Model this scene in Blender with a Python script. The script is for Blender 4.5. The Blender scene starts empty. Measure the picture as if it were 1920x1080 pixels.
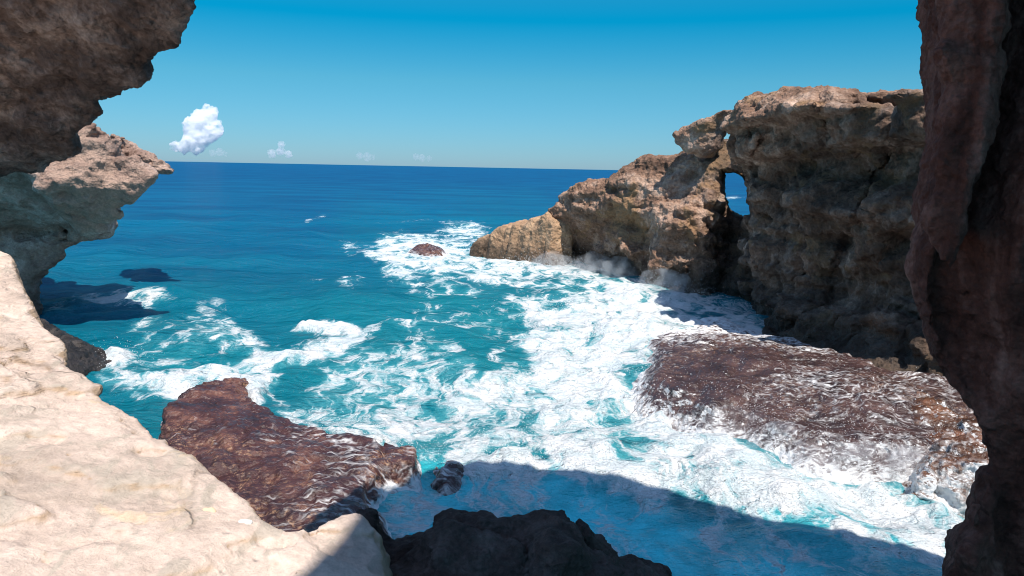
import bpy, math, random
import numpy as np
from mathutils import Vector, Matrix
rnd = random.Random(7)
rng = np.random.default_rng(11)
F32 = np.float32

# ------------------------------------------------------------------ camera
FPX = 1387.0
CAM = np.array([0.0, 0.0, 8.0])
cam = bpy.data.objects.new("camera", bpy.data.cameras.new("camera"))
bpy.context.scene.collection.objects.link(cam)
bpy.context.scene.camera = cam
cam.data.lens = 26.0
cam.data.sensor_width = 36.0
cam.data.clip_end = 200000
cam.data.clip_start = 0.05
MROT = Matrix.Rotation(math.radians(90 - 9.22), 4, 'X') @ Matrix.Rotation(math.radians(1.117), 4, 'Z')
cam.matrix_world = Matrix.Translation(Vector(CAM)) @ MROT
RM = np.array(MROT.to_3x3())

# ------------------------------------------------------------------ sky, sun, exposure
SUN_EL, SUN_AZ = 61.0, 157.0
world = bpy.data.worlds.new("World")
bpy.context.scene.world = world
world.use_nodes = True
wn, wl = world.node_tree.nodes, world.node_tree.links
sky = wn.new("ShaderNodeTexSky")
sky.sky_type = 'NISHITA'
sky.sun_disc = False
sky.sun_elevation = math.radians(SUN_EL)
sky.sun_rotation = math.radians(SUN_AZ)
sky.altitude = 0
sky.air_density = 1.0
sky.dust_density = 0.2
sky.ozone_density = 1.5
tint = wn.new("ShaderNodeMix"); tint.data_type = 'RGBA'; tint.blend_type = 'MULTIPLY'
tint.inputs[0].default_value = 1.0
geo = wn.new("ShaderNodeTexCoord")
sxyz = wn.new("ShaderNodeSeparateXYZ")
wl.new(geo.outputs["Generated"], sxyz.inputs[0])
grade = wn.new("ShaderNodeValToRGB")   # cyan, deepening with height, then brightened overhead as added fill light
for e, (p, c) in zip([grade.color_ramp.elements[0], grade.color_ramp.elements[1], grade.color_ramp.elements.new(0.11), grade.color_ramp.elements.new(0.185), grade.color_ramp.elements.new(0.3), grade.color_ramp.elements.new(0.45)],
                     [(0.0, (0.19, 0.335, 0.57)), (1.0, (1.0, 1.0, 1.0)), (0.11, (0.125, 0.395, 0.5)), (0.185, (0.0, 0.39, 0.525)), (0.3, (0.1, 0.5, 0.6)), (0.45, (0.8, 0.9, 0.95))]):
    e.position = p; e.color = c + (1,)
wl.new(sxyz.outputs[2], grade.inputs[0])
wl.new(grade.outputs[0], tint.inputs[7])
wl.new(sky.outputs[0], tint.inputs[6])
bg = wn["Background"]
wl.new(tint.outputs[2], bg.inputs[0])
bg.inputs[1].default_value = 0.150

sun = bpy.data.objects.new("sun", bpy.data.lights.new("sun", 'SUN'))
bpy.context.scene.collection.objects.link(sun)
el, az = math.radians(SUN_EL), math.radians(SUN_AZ)
SUND = Vector((math.sin(az) * math.cos(el), math.cos(az) * math.cos(el), math.sin(el)))
sun.rotation_euler = SUND.to_track_quat('Z', 'Y').to_euler()
sun.location = (6, -10, 40)
sun.data.energy = 5.0
sun.data.angle = math.radians(0.5)
sun.data.color = (1.0, 0.93, 0.84)
vs = bpy.context.scene.view_settings
vs.view_transform = 'Standard'
vs.look = 'None'
vs.exposure = 0.42
vs.gamma = 1.0
bpy.context.scene.cycles.max_bounces = 24
bpy.context.scene.cycles.diffuse_bounces = 5
bpy.context.scene.cycles.glossy_bounces = 4
bpy.context.scene.cycles.volume_bounces = 24
bpy.context.scene.cycles.use_denoising = True
bpy.context.scene.cycles.filter_width = 1.05

# ------------------------------------------------------------------ numeric helpers
def ray(px, py):
    v = RM @ np.array([(px - 960) / FPX, (540 - py) / FPX, -1.0])
    return v

def at_z(px, py, z):
    d = ray(px, py)
    t = (z - CAM[2]) / d[2]
    return CAM + d * t

def at_y(px, py, y):
    d = ray(px, py)
    return CAM + d * (y / d[1])

def project(x, y, z):
    dx, dy, dz = x - CAM[0], y - CAM[1], z - CAM[2]
    cx = RM[0, 0] * dx + RM[1, 0] * dy + RM[2, 0] * dz
    cy = RM[0, 1] * dx + RM[1, 1] * dy + RM[2, 1] * dz
    cz = -(RM[0, 2] * dx + RM[1, 2] * dy + RM[2, 2] * dz)
    cz = np.maximum(cz, 1e-3)
    return 960 + cx / cz * FPX, 540 - cy / cz * FPX

LAT = rng.uniform(-1, 1, 64 * 64 * 64).astype(F32)

def vnoise(x, y, z, seed=0):
    x = x + seed * 17.31; y = y + seed * 5.77; z = z + seed * 29.13
    ix, iy, iz = np.floor(x), np.floor(y), np.floor(z)
    fx, fy, fz = x - ix, y - iy, z - iz
    fx = fx * fx * fx * (fx * (fx * 6 - 15) + 10)
    fy = fy * fy * fy * (fy * (fy * 6 - 15) + 10)
    fz = fz * fz * fz * (fz * (fz * 6 - 15) + 10)
    ix = ix.astype(np.int32) & 63; iy = iy.astype(np.int32) & 63; iz = iz.astype(np.int32) & 63
    jx = (ix + 1) & 63; jy = (iy + 1) & 63; jz = (iz + 1) & 63
    def L(a, b, c):
        return LAT[(a << 12) | (b << 6) | c]
    c00 = L(ix, iy, iz) * (1 - fx) + L(jx, iy, iz) * fx
    c10 = L(ix, jy, iz) * (1 - fx) + L(jx, jy, iz) * fx
    c01 = L(ix, iy, jz) * (1 - fx) + L(jx, iy, jz) * fx
    c11 = L(ix, jy, jz) * (1 - fx) + L(jx, jy, jz) * fx
    c0 = c00 * (1 - fy) + c10 * fy
    c1 = c01 * (1 - fy) + c11 * fy
    return c0 * (1 - fz) + c1 * fz

def fbm(x, y, z, octv=4, seed=0, gain=0.5, ridged=False):
    s = np.zeros(np.broadcast(x, y, z).shape, F32)
    a, tot = 1.0, 0.0
    for o in range(octv):
        n = vnoise(x, y, z, seed + o * 3)
        s += a * ((1 - 2 * np.abs(n)) if ridged else n)
        tot += a
        a *= gain
        x, y, z = (0.8 * x - 0.6 * y) * 2.03, (0.6 * x * 0.9 + 0.8 * y * 0.9 + 0.436 * z) * 2.03, (-0.3 * x + 0.1 * y + 0.95 * z) * 2.03
    return s / tot

def worley(x, y, z, seed=0):
    """distance to the nearest and second nearest of randomly jittered points"""
    ix, iy, iz = np.floor(x), np.floor(y), np.floor(z)
    f1 = np.full(x.shape, 9, F32); f2 = np.full(x.shape, 9, F32)
    ii_, jj_, kk_ = (a.astype(np.int32) + seed * 7 for a in (ix, iy, iz))
    fx, fy, fz = x - ix, y - iy, z - iz
    for a in (-1, 0, 1):
        for b in (-1, 0, 1):
            for c in (-1, 0, 1):
                h = (((ii_ + a) & 63) << 12) | (((jj_ + b) & 63) << 6) | ((kk_ + c) & 63)
                j1, j2, j3 = LAT[h], LAT[(h + 70001) & 262143], LAT[(h + 150011) & 262143]
                d = (a + 0.5 + 0.48 * j1 - fx) ** 2 + (b + 0.5 + 0.48 * j2 - fy) ** 2 + (c + 0.5 + 0.48 * j3 - fz) ** 2
                f2 = np.minimum(f2, np.maximum(f1, d)); f1 = np.minimum(f1, d)
    return np.sqrt(f1), np.sqrt(f2)

def sstep(a, b, x):
    t = np.clip((x - a) / (b - a), 0, 1)
    return t * t * (3 - 2 * t)

def smax(a, b, k):
    h = np.maximum(k - np.abs(a - b), 0) / k
    return np.maximum(a, b) + h * h * k * 0.25

def smin(a, b, k):
    return -smax(-a, -b, k)

def poly_sdf(px, py, pts):
    """signed distance to a closed polygon (negative inside)"""
    px = np.asarray(px, F32); py = np.asarray(py, F32)
    d = np.full(px.shape, 1e12, F32)
    s = np.zeros(px.shape, bool)
    n = len(pts)
    for i in range(n):
        x0, y0 = pts[i]; x1, y1 = pts[(i + 1) % n]
        ex, ey = x1 - x0, y1 - y0
        wx, wy = px - x0, py - y0
        t = np.clip((wx * ex + wy * ey) / (ex * ex + ey * ey + 1e-12), 0, 1)
        d = np.minimum(d, (wx - ex * t) ** 2 + (wy - ey * t) ** 2)
        c = ((y0 <= py) & (y1 > py)) | ((y1 <= py) & (y0 > py))
        if ey != 0:
            s ^= c & (px < x0 + (py - y0) / ey * ex)
    d = np.sqrt(d)
    return np.where(s, -d, d)

def line_dist(px, py, pts):
    d = np.full(px.shape, 1e12, F32)
    for (x0, y0), (x1, y1) in zip(pts[:-1], pts[1:]):
        ex, ey = x1 - x0, y1 - y0
        wx, wy = px - x0, py - y0
        t = np.clip((wx * ex + wy * ey) / (ex * ex + ey * ey + 1e-12), 0, 1)
        d = np.minimum(d, (wx - ex * t) ** 2 + (wy - ey * t) ** 2)
    return np.sqrt(d)

class Table2D:
    """polygon distance tabulated on a grid, for fast bilinear lookup"""
    def __init__(self, pts, pad=3.0, step=0.1):
        P = np.array(pts)
        self.o = P.min(0) - pad
        m = P.max(0) + pad
        self.h = step
        n = np.ceil((m - self.o) / step).astype(int) + 2
        gx = self.o[0] + np.arange(n[0]) * step
        gy = self.o[1] + np.arange(n[1]) * step
        A, B = np.meshgrid(gx, gy, indexing='ij')
        self.t = poly_sdf(A, B, pts)
        self.n = n
    def __call__(self, a, b):
        u = np.clip((a - self.o[0]) / self.h, 0, self.n[0] - 1.001)
        v = np.clip((b - self.o[1]) / self.h, 0, self.n[1] - 1.001)
        i = u.astype(np.int32); j = v.astype(np.int32)
        fu = u - i; fv = v - j
        t = self.t
        return (t[i, j] * (1 - fu) * (1 - fv) + t[i + 1, j] * fu * (1 - fv) + t[i, j + 1] * (1 - fu) * fv + t[i + 1, j + 1] * fu * fv).astype(F32)

def surface_nets(S, o, h):
    """quad mesh of the zero level of the sampled field S"""
    neg = S < 0
    nx, ny, nz = S.shape
    cnt = np.zeros((nx - 1, ny - 1, nz - 1), np.int8)
    for a in (0, 1):
        for b in (0, 1):
            for c in (0, 1):
                cnt += neg[a:nx - 1 + a, b:ny - 1 + b, c:nz - 1 + c]
    act = (cnt > 0) & (cnt < 8)
    I, J, K = np.nonzero(act)
    idx = np.full(act.shape, -1, np.int32)
    idx[I, J, K] = np.arange(len(I))
    acc = np.zeros((len(I), 3), np.float64); w = np.zeros(len(I))
    cor = [(a, b, c) for a in (0, 1) for b in (0, 1) for c in (0, 1)]
    for p in cor:
        for ax in range(3):
            if p[ax] == 1: continue
            q = list(p); q[ax] = 1
            v0 = S[I + p[0], J + p[1], K + p[2]]; v1 = S[I + q[0], J + q[1], K + q[2]]
            m = (v0 < 0) != (v1 < 0)
            t = np.where(m, v0 / np.where(m, v0 - v1, 1), 0)
            pos = np.tile(np.array(p, float), (len(I), 1))
            pos[:, ax] += t
            acc += pos * m[:, None]; w += m
    V = acc / w[:, None] + np.stack([I, J, K], 1)
    V = V * h + np.array(o)
    quads = []
    A, B, C = np.nonzero(neg[:-1, 1:-1, 1:-1] != neg[1:, 1:-1, 1:-1]); B += 1; C += 1
    q = np.stack([idx[A, B - 1, C - 1], idx[A, B, C - 1], idx[A, B, C], idx[A, B - 1, C]], 1)
    fl = neg[A, B, C]; q[~fl] = q[~fl][:, ::-1]; quads.append(q)
    A, B, C = np.nonzero(neg[1:-1, :-1, 1:-1] != neg[1:-1, 1:, 1:-1]); A += 1; C += 1
    q = np.stack([idx[A - 1, B, C - 1], idx[A - 1, B, C], idx[A, B, C], idx[A, B, C - 1]], 1)
    fl = neg[A, B, C]; q[~fl] = q[~fl][:, ::-1]; quads.append(q)
    A, B, C = np.nonzero(neg[1:-1, 1:-1, :-1] != neg[1:-1, 1:-1, 1:]); A += 1; B += 1
    q = np.stack([idx[A - 1, B - 1, C], idx[A, B - 1, C], idx[A, B, C], idx[A - 1, B, C]], 1)
    fl = neg[A, B, C]; q[~fl] = q[~fl][:, ::-1]; quads.append(q)
    return V, np.concatenate(quads)

def largest_piece(V, Q):
    """drop loose crumbs: keep the piece with the most vertices"""
    lab = np.arange(len(V))
    a = Q.ravel(); b = np.roll(Q, -1, 1).ravel()
    while True:
        m = np.minimum(lab[a], lab[b])
        new = lab.copy()
        np.minimum.at(new, a, m); np.minimum.at(new, b, m)
        new = new[new]; new = new[new]
        if (new == lab).all(): break
        lab = new
    best = np.bincount(lab, minlength=len(V)).argmax()
    keep = lab == best
    idx = np.cumsum(keep) - 1
    return V[keep], idx[Q[keep[Q[:, 0]]]]

def subdivide(V, Q):
    e = np.stack([Q, np.roll(Q, -1, 1)], 2).reshape(-1, 2)
    es = np.sort(e, 1).astype(np.int64)
    key = es[:, 0] * (len(V) + 1) + es[:, 1]
    u, inv = np.unique(key, return_inverse=True)
    a, b = u // (len(V) + 1), u % (len(V) + 1)
    mid = (V[a] + V[b]) / 2
    fc = V[Q].mean(1)
    nv, ne = len(V), len(u)
    M = inv.reshape(-1, 4) + nv
    C = np.arange(len(Q)) + nv + ne
    out = []
    for k in range(4):
        out.append(np.stack([Q[:, k], M[:, k], C, M[:, (k + 3) % 4]], 1))
    return np.concatenate([V, mid, fc]), np.concatenate(out)

def vnormals(V, Q):
    n = np.cross(V[Q[:, 2]] - V[Q[:, 0]], V[Q[:, 3]] - V[Q[:, 1]])
    N = np.zeros_like(V)
    for k in range(4):
        for a in range(3):
            N[:, a] += np.bincount(Q[:, k], n[:, a], len(V))
    return N / (np.linalg.norm(N, axis=1, keepdims=True) + 1e-9)

def mesh_object(name, V, Q, mat, attrs=None, base=None, smooth=True, vecattrs=None):
    if base is None:
        base = np.array([V[:, 0].mean(), V[:, 1].mean(), V[:, 2].min()])
    me = bpy.data.meshes.new(name)
    k = Q.shape[1]
    me.vertices.add(len(V)); me.vertices.foreach_set("co", (V - base).astype(F32).ravel())
    me.loops.add(Q.size); me.loops.foreach_set("vertex_index", Q.astype(np.int32).ravel())
    me.polygons.add(len(Q))
    me.polygons.foreach_set("loop_start", np.arange(0, Q.size, k, dtype=np.int32))
    me.polygons.foreach_set("use_smooth", np.full(len(Q), smooth))
    for an, av in (attrs or {}).items():
        at = me.attributes.new(an, 'FLOAT', 'POINT'); at.data.foreach_set("value", av.astype(F32))
    for an, av in (vecattrs or {}).items():
        at = me.attributes.new(an, 'FLOAT_VECTOR', 'POINT'); at.data.foreach_set("vector", av.astype(F32).ravel())
    me.update(calc_edges=True); me.validate()
    me.materials.append(mat)
    o = bpy.data.objects.new(name, me)
    o.location = base
    bpy.context.scene.collection.objects.link(o)
    return o

def tag(o, label=None, cat=None, group=None, kind=None):
    if label: o["label"] = label
    if cat: o["category"] = cat
    if group: o["group"] = group
    if kind: o["kind"] = kind
    return o

def rock_noise(x, y, z, seed, big=0.6, L=3.0, strata=0.25, thick=0.7, tilt=(0.05, 0.0), cracks=0.3, Lc=2.0, warp=0.6, scoop=0.0, Ls=2.0, bias=0.0):
    w = fbm(x / 5, y / 5, z / 5, 2, seed + 40)
    f = bias + big * fbm(x / L, y / L, z / L, 4, seed)
    if strata:
        s = z + tilt[0] * x + tilt[1] * y + warp * w
        q = vnoise(s / thick, x * 0.06, y * 0.06, seed + 9) + 0.5 * vnoise(s / thick * 2.3, x * 0.1, y * 0.1, seed + 12)
        f += strata * np.clip(q * 1.8, -1, 1)
    if cracks:
        r = 1 - np.abs(vnoise(x / Lc + w, y / Lc, z / Lc * 0.8 + w, seed + 21))
        f += cracks * np.clip(r - 0.72, 0, 1) / 0.28
    if scoop:
        f1, f2 = worley(x / Ls + 0.5 * w, y / Ls + 0.4 * w, z / Ls * 1.25 - 0.5 * w, seed + 3)
        f += scoop * (0.55 - np.minimum(f1, 0.9)) * 1.4
    return f

def build_rock(name, lo, hi, h, sdf, mat, noise=None, nk=None, sub=0, fine=0.06, Lf=0.5, seed=0, pit=1.0):
    lo = np.array(lo, float); hi = np.array(hi, float)
    n = np.ceil((hi - lo) / h).astype(int) + 1
    X = (lo[0] + np.arange(n[0]) * h).astype(F32)[:, None, None]
    Y = (lo[1] + np.arange(n[1]) * h).astype(F32)[None, :, None]
    Z = (lo[2] + np.arange(n[2]) * h).astype(F32)[None, None, :]
    S = np.array(np.broadcast_to(sdf(X, Y, Z), tuple(n)), F32)
    amp = 2.2
    m = np.abs(S) < amp
    i, j, k = np.nonzero(m)
    x, y, z = X[i, 0, 0], Y[0, j, 0], Z[0, 0, k]
    S[i, j, k] += (noise or rock_noise)(x, y, z, seed, **(nk or {})) * sstep(amp, amp * 0.6, np.abs(S[i, j, k]))
    S[0] = S[-1] = 1; S[:, 0] = S[:, -1] = 1; S[:, :, 0] = S[:, :, -1] = 1
    V, Q = largest_piece(*surface_nets(S, lo, h))
    for _ in range(sub):
        V, Q = subdivide(V, Q)
    if fine:
        N = vnormals(V, Q)
        p = V.astype(F32)
        d = fbm(p[:, 0] / Lf, p[:, 1] / Lf, p[:, 2] / Lf, 5, seed + 70, 0.65)
        f1, f2 = worley(p[:, 0] / Lf / 1.3 + d * .5, p[:, 1] / Lf / 1.3, p[:, 2] / Lf + d * .5, seed + 31)
        g1, _ = worley(p[:, 0] / Lf / .5, p[:, 1] / Lf / .5, p[:, 2] / Lf / .4 + d, seed + 35)
        V = V + N * (fine * (d * 0.9 + pit * (f1 - 0.5) * 1.5 + pit * (g1 - 0.5) * 0.7))[:, None]
    return mesh_object(name, V, Q, mat)

# ------------------------------------------------------------------ node helpers
class NT:
    def __init__(self, name):
        self.m = bpy.data.materials.new(name)
        self.m.use_nodes = True
        self.t = self.m.node_tree
        self.p = self.t.nodes["Principled BSDF"]
        self.out = self.t.nodes["Material Output"]
    def n(self, typ, ins=None, **kw):
        nd = self.t.nodes.new("ShaderNode" + typ)
        for k, v in kw.items(): setattr(nd, k, v)
        for k, v in (ins or {}).items(): self.set(nd.inputs[k], v)
        return nd
    def set(self, sock, v):
        if isinstance(v, bpy.types.NodeSocket): self.t.links.new(v, sock)
        elif hasattr(v, "outputs"): self.t.links.new(v.outputs[0], sock)
        else: sock.default_value = v
    def math(self, op, a, b=0.0, c=0.0, clamp=False):
        nd = self.n("Math", operation=op, use_clamp=clamp)
        self.set(nd.inputs[0], a); self.set(nd.inputs[1], b); self.set(nd.inputs[2], c)
        return nd.outputs[0]
    def mr(self, v, a, b, c=0.0, d=1.0, smooth=True):
        nd = self.n("MapRange", interpolation_type='SMOOTHSTEP' if smooth else 'LINEAR')
        for k, q in enumerate((v, a, b, c, d)): self.set(nd.inputs[k], q)
        return nd.outputs[0]
    def mix(self, f, a, b, mode='MIX'):
        nd = self.n("Mix", data_type='RGBA', blend_type=mode)
        self.set(nd.inputs[0], f)
        for k, q in ((6, a), (7, b)):
            self.set(nd.inputs[k], tuple(q) + (1,) if isinstance(q, tuple) and len(q) == 3 else q)
        return nd.outputs[2]
    def noise(self, co, scale, detail=4, rough=0.55, dist=0.0):
        nd = self.n("TexNoise", {"Scale": scale, "Detail": detail, "Roughness": rough, "Distortion": dist})
        self.set(nd.inputs["Vector"], co)
        return nd.outputs[0]
    def vor(self, co, scale, feature='F1', rnd=1.0):
        nd = self.n("TexVoronoi", {"Scale": scale, "Randomness": rnd}, feature=feature)
        self.set(nd.inputs["Vector"], co)
        return nd.outputs["Distance"]
    def scale(self, co, s, rot=(0, 0, 0)):
        nd = self.n("Mapping", {"Scale": s, "Rotation": rot})
        self.set(nd.inputs["Vector"], co)
        return nd.outputs[0]
    def ramp(self, f, stops):
        nd = self.n("ValToRGB")
        el = nd.color_ramp.elements
        while len(el) < len(stops): el.new(0.5)
        for e, (p, c) in zip(el, stops):
            e.position = p; e.color = tuple(c) + (1,)
        self.set(nd.inputs[0], f)
        return nd.outputs[0]
    def bump(self, h, strength, dist, normal=None):
        nd = self.n("Bump", {"Strength": strength, "Distance": dist})
        self.set(nd.inputs["Height"], h)
        if normal is not None: self.set(nd.inputs["Normal"], normal)
        return nd.outputs[0]

def rock_material(name, c1, c2, c3, scale=0.5, layer=0.4, layer_scale=(0.15, 0.15, 1.6), pit=6.0, bump=0.6, wet=None, rough=0.9, warm=None, wall_shade=False):
    t = NT(name)
    pos = t.n("NewGeometry").outputs["Position"]
    n1 = t.noise(pos, scale, 9, 0.62, 0.3)
    n2 = t.noise(t.scale(pos, layer_scale), 1.0, 7, 0.6, 0.6)
    n3 = t.noise(pos, scale * 9, 6, 0.65)
    f = t.math('ADD', t.math('MULTIPLY', n1, 1 - layer), t.math('MULTIPLY', n2, layer))
    f = t.math('ADD', t.math('MULTIPLY', f, 0.8), t.math('MULTIPLY', n3, 0.2))
    col = t.ramp(f, [(0.36, c1), (0.5, c2), (0.64, c3)])
    if warm:
        wm = t.mr(t.noise(pos, scale * 0.7, 5, 0.6, 1.0), 0.52, 0.66)
        col = t.mix(wm, col, warm)
    if wall_shade:
        # shade painted into the main block's greyer wall, irregular edge, sunlit top left pale
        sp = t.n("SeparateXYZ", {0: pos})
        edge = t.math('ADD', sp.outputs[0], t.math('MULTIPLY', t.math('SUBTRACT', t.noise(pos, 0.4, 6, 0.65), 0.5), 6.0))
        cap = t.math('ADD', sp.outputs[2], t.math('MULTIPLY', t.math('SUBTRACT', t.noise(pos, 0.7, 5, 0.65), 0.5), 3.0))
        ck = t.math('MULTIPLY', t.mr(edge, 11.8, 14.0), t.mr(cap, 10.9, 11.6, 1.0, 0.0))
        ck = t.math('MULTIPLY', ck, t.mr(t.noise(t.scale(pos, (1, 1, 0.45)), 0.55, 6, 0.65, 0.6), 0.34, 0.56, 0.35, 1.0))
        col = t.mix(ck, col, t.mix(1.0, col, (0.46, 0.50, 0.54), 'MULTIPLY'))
    v = t.vor(t.scale(pos, (1, 1, 1.3)), pit)
    v2 = t.vor(pos, pit * 2.7)
    n4 = t.noise(pos, pit * 3, 5, 0.7)
    hgt = t.math('ADD', t.math('MULTIPLY', v, 0.5), t.math('ADD', t.math('MULTIPLY', v2, 0.25), t.math('MULTIPLY', n4, 0.35)))
    hgt = t.math('ADD', hgt, t.math('MULTIPLY', t.noise(pos, pit * 0.6, 8, 0.7), 1.2))
    hgt = t.math('ADD', hgt, t.math('MULTIPLY', n2, 0.8))
    speck = t.mr(n4, 0.3, 0.7, 0.82, 1.15)
    col = t.mix(1.0, col, t.n("CombineColor", {0: speck, 1: speck, 2: speck}).outputs[0], 'MULTIPLY')
    r = rough
    if wet:
        z = t.n("SeparateXYZ", {0: pos}).outputs[2]
        wmask = t.mr(t.math('ADD', z, t.math('MULTIPLY', t.noise(pos, 0.6, 5), -2.0)), wet - 1.0, wet + 0.4, 1.0, 0.0)
        col = t.mix(t.math('MULTIPLY', wmask, 0.75), col, (0.035, 0.026, 0.018))
        r = t.math('MULTIPLY_ADD', wmask, -0.5, rough)
    t.set(t.p.inputs["Base Color"], col)
    t.set(t.p.inputs["Roughness"], r)
    t.p.inputs["Specular IOR Level"].default_value = 0.25
    t.set(t.p.inputs["Normal"], t.bump(hgt, bump, 0.6 / pit))
    return t.m

M_cliff = rock_material("cliff_rock", (0.06, 0.032, 0.021), (0.265, 0.160, 0.110), (0.66, 0.47, 0.36), 0.45, 0.35, (0.25, 0.25, 0.9), 3.0, 1.0, wet=0.9, warm=(0.30, 0.18, 0.10), wall_shade=True)
M_point = rock_material("point_rock", (0.20, 0.12, 0.07), (0.36, 0.23, 0.14), (0.48, 0.33, 0.21), 0.5, 0.2, (0.4, 0.4, 0.2), 3.0, 0.7, wet=0.6)
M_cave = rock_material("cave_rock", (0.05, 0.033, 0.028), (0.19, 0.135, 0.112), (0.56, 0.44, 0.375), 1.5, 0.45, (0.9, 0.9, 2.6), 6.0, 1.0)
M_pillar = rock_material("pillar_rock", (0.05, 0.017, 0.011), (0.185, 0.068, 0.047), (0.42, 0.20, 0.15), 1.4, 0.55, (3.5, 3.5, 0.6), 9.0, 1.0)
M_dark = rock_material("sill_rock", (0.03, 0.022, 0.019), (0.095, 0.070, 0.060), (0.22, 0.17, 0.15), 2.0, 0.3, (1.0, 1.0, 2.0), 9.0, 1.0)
M_wet = rock_material("wet_rock", (0.010, 0.010, 0.011), (0.030, 0.026, 0.025), (0.07, 0.06, 0.055), 1.0, 0.3, (1.0, 1.0, 2.0), 6.0, 0.8, rough=0.45)
M_knob = rock_material("headland_rock", (0.13, 0.074, 0.056), (0.36, 0.245, 0.195), (0.70, 0.56, 0.485), 0.4, 0.4, (0.3, 0.3, 0.9), 3.5, 1.0, wet=0.9, warm=(0.40, 0.275, 0.215))

def ledge_material():
    t = NT("ledge_rock")
    pos = t.n("NewGeometry").outputs["Position"]
    n1 = t.noise(pos, 0.9, 9, 0.6, 0.8)
    n2 = t.noise(t.scale(pos, (1.6, 0.7, 3), (0, 0, 0.6)), 1.6, 8, 0.65, 1.2)
    col = t.ramp(n1, [(0.34, (0.48, 0.385, 0.325)), (0.5, (0.66, 0.525, 0.45)), (0.66, (0.76, 0.615, 0.53))])
    st = t.mr(n2, 0.5, 0.62)
    col = t.mix(t.math('MULTIPLY', st, 0.75), col, (0.46, 0.40, 0.335))
    yel = t.mr(t.noise(pos, 1.3, 6, 0.6, 1.5), 0.62, 0.7)
    col = t.mix(t.math('MULTIPLY', yel, 0.7), col, (0.66, 0.50, 0.34))
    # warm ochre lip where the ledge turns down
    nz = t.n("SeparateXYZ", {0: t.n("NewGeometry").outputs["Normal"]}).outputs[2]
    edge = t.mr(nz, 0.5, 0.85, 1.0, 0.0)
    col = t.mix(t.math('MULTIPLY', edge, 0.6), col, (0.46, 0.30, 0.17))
    cr = t.vor(t.n("VectorMath", {0: pos, 1: t.n("VectorMath", {0: t.n("TexNoise", {"Vector": pos, "Scale": 1.2, "Detail": 5}).outputs["Color"], 1: (0.9, 0.9, 0.9)}, operation='MULTIPLY').outputs[0]}, operation='ADD').outputs[0], 0.75, 'DISTANCE_TO_EDGE')
    crack = t.mr(cr, 0.0, 0.02, 1.0, 0.0)
    gate = t.mr(t.noise(pos, 0.8, 3), 0.5, 0.6)
    crack = t.math('MULTIPLY', crack, gate)
    col = t.mix(t.math('MULTIPLY', crack, 0.45), col, (0.26, 0.19, 0.14))
    fine = t.noise(pos, 14, 8, 0.7)
    sp = t.mr(fine, 0.3, 0.7, 0.84, 1.14)
    col = t.mix(1.0, col, t.n("CombineColor", {0: sp, 1: sp, 2: sp}).outputs[0], 'MULTIPLY')
    t.set(t.p.inputs["Base Color"], col)
    t.p.inputs["Roughness"].default_value = 0.92
    t.p.inputs["Specular IOR Level"].default_value = 0.2
    h = t.math('ADD', t.math('MULTIPLY', n2, 0.25), t.math('MULTIPLY', fine, 0.35))
    h = t.math('ADD', h, t.math('MULTIPLY', crack, -0.3))
    h = t.math('ADD', h, t.math('MULTIPLY', t.noise(t.scale(pos, (1, 1, 4)), 5, 8, 0.7, 0.3), 0.5))
    xs = t.n("SeparateXYZ", {0: pos})
    lam = t.noise(t.scale(pos, (0.8, 1.2, 9.0), (0.0, 0.12, 0.0)), 1.6, 6, 0.62, 0.5)
    lmask = t.mr(xs.outputs[0], -2.9, -4.2)
    h = t.math('ADD', h, t.math('MULTIPLY', t.math('MULTIPLY', lam, lmask), 2.2))
    pits = t.mr(t.vor(pos, 7.0), 0.0, 0.22, 1.0, 0.0)
    pits = t.math('MULTIPLY', pits, t.mr(t.noise(pos, 1.1, 4), 0.5, 0.62))
    h = t.math('ADD', h, t.math('MULTIPLY', pits, -0.35))
    h = t.math('ADD', h, t.math('MULTIPLY', t.noise(pos, 45, 6, 0.75), 0.22))
    t.set(t.p.inputs["Normal"], t.bump(h, 1.0, 0.055))
    return t.m
M_ledge = ledge_material()

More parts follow.
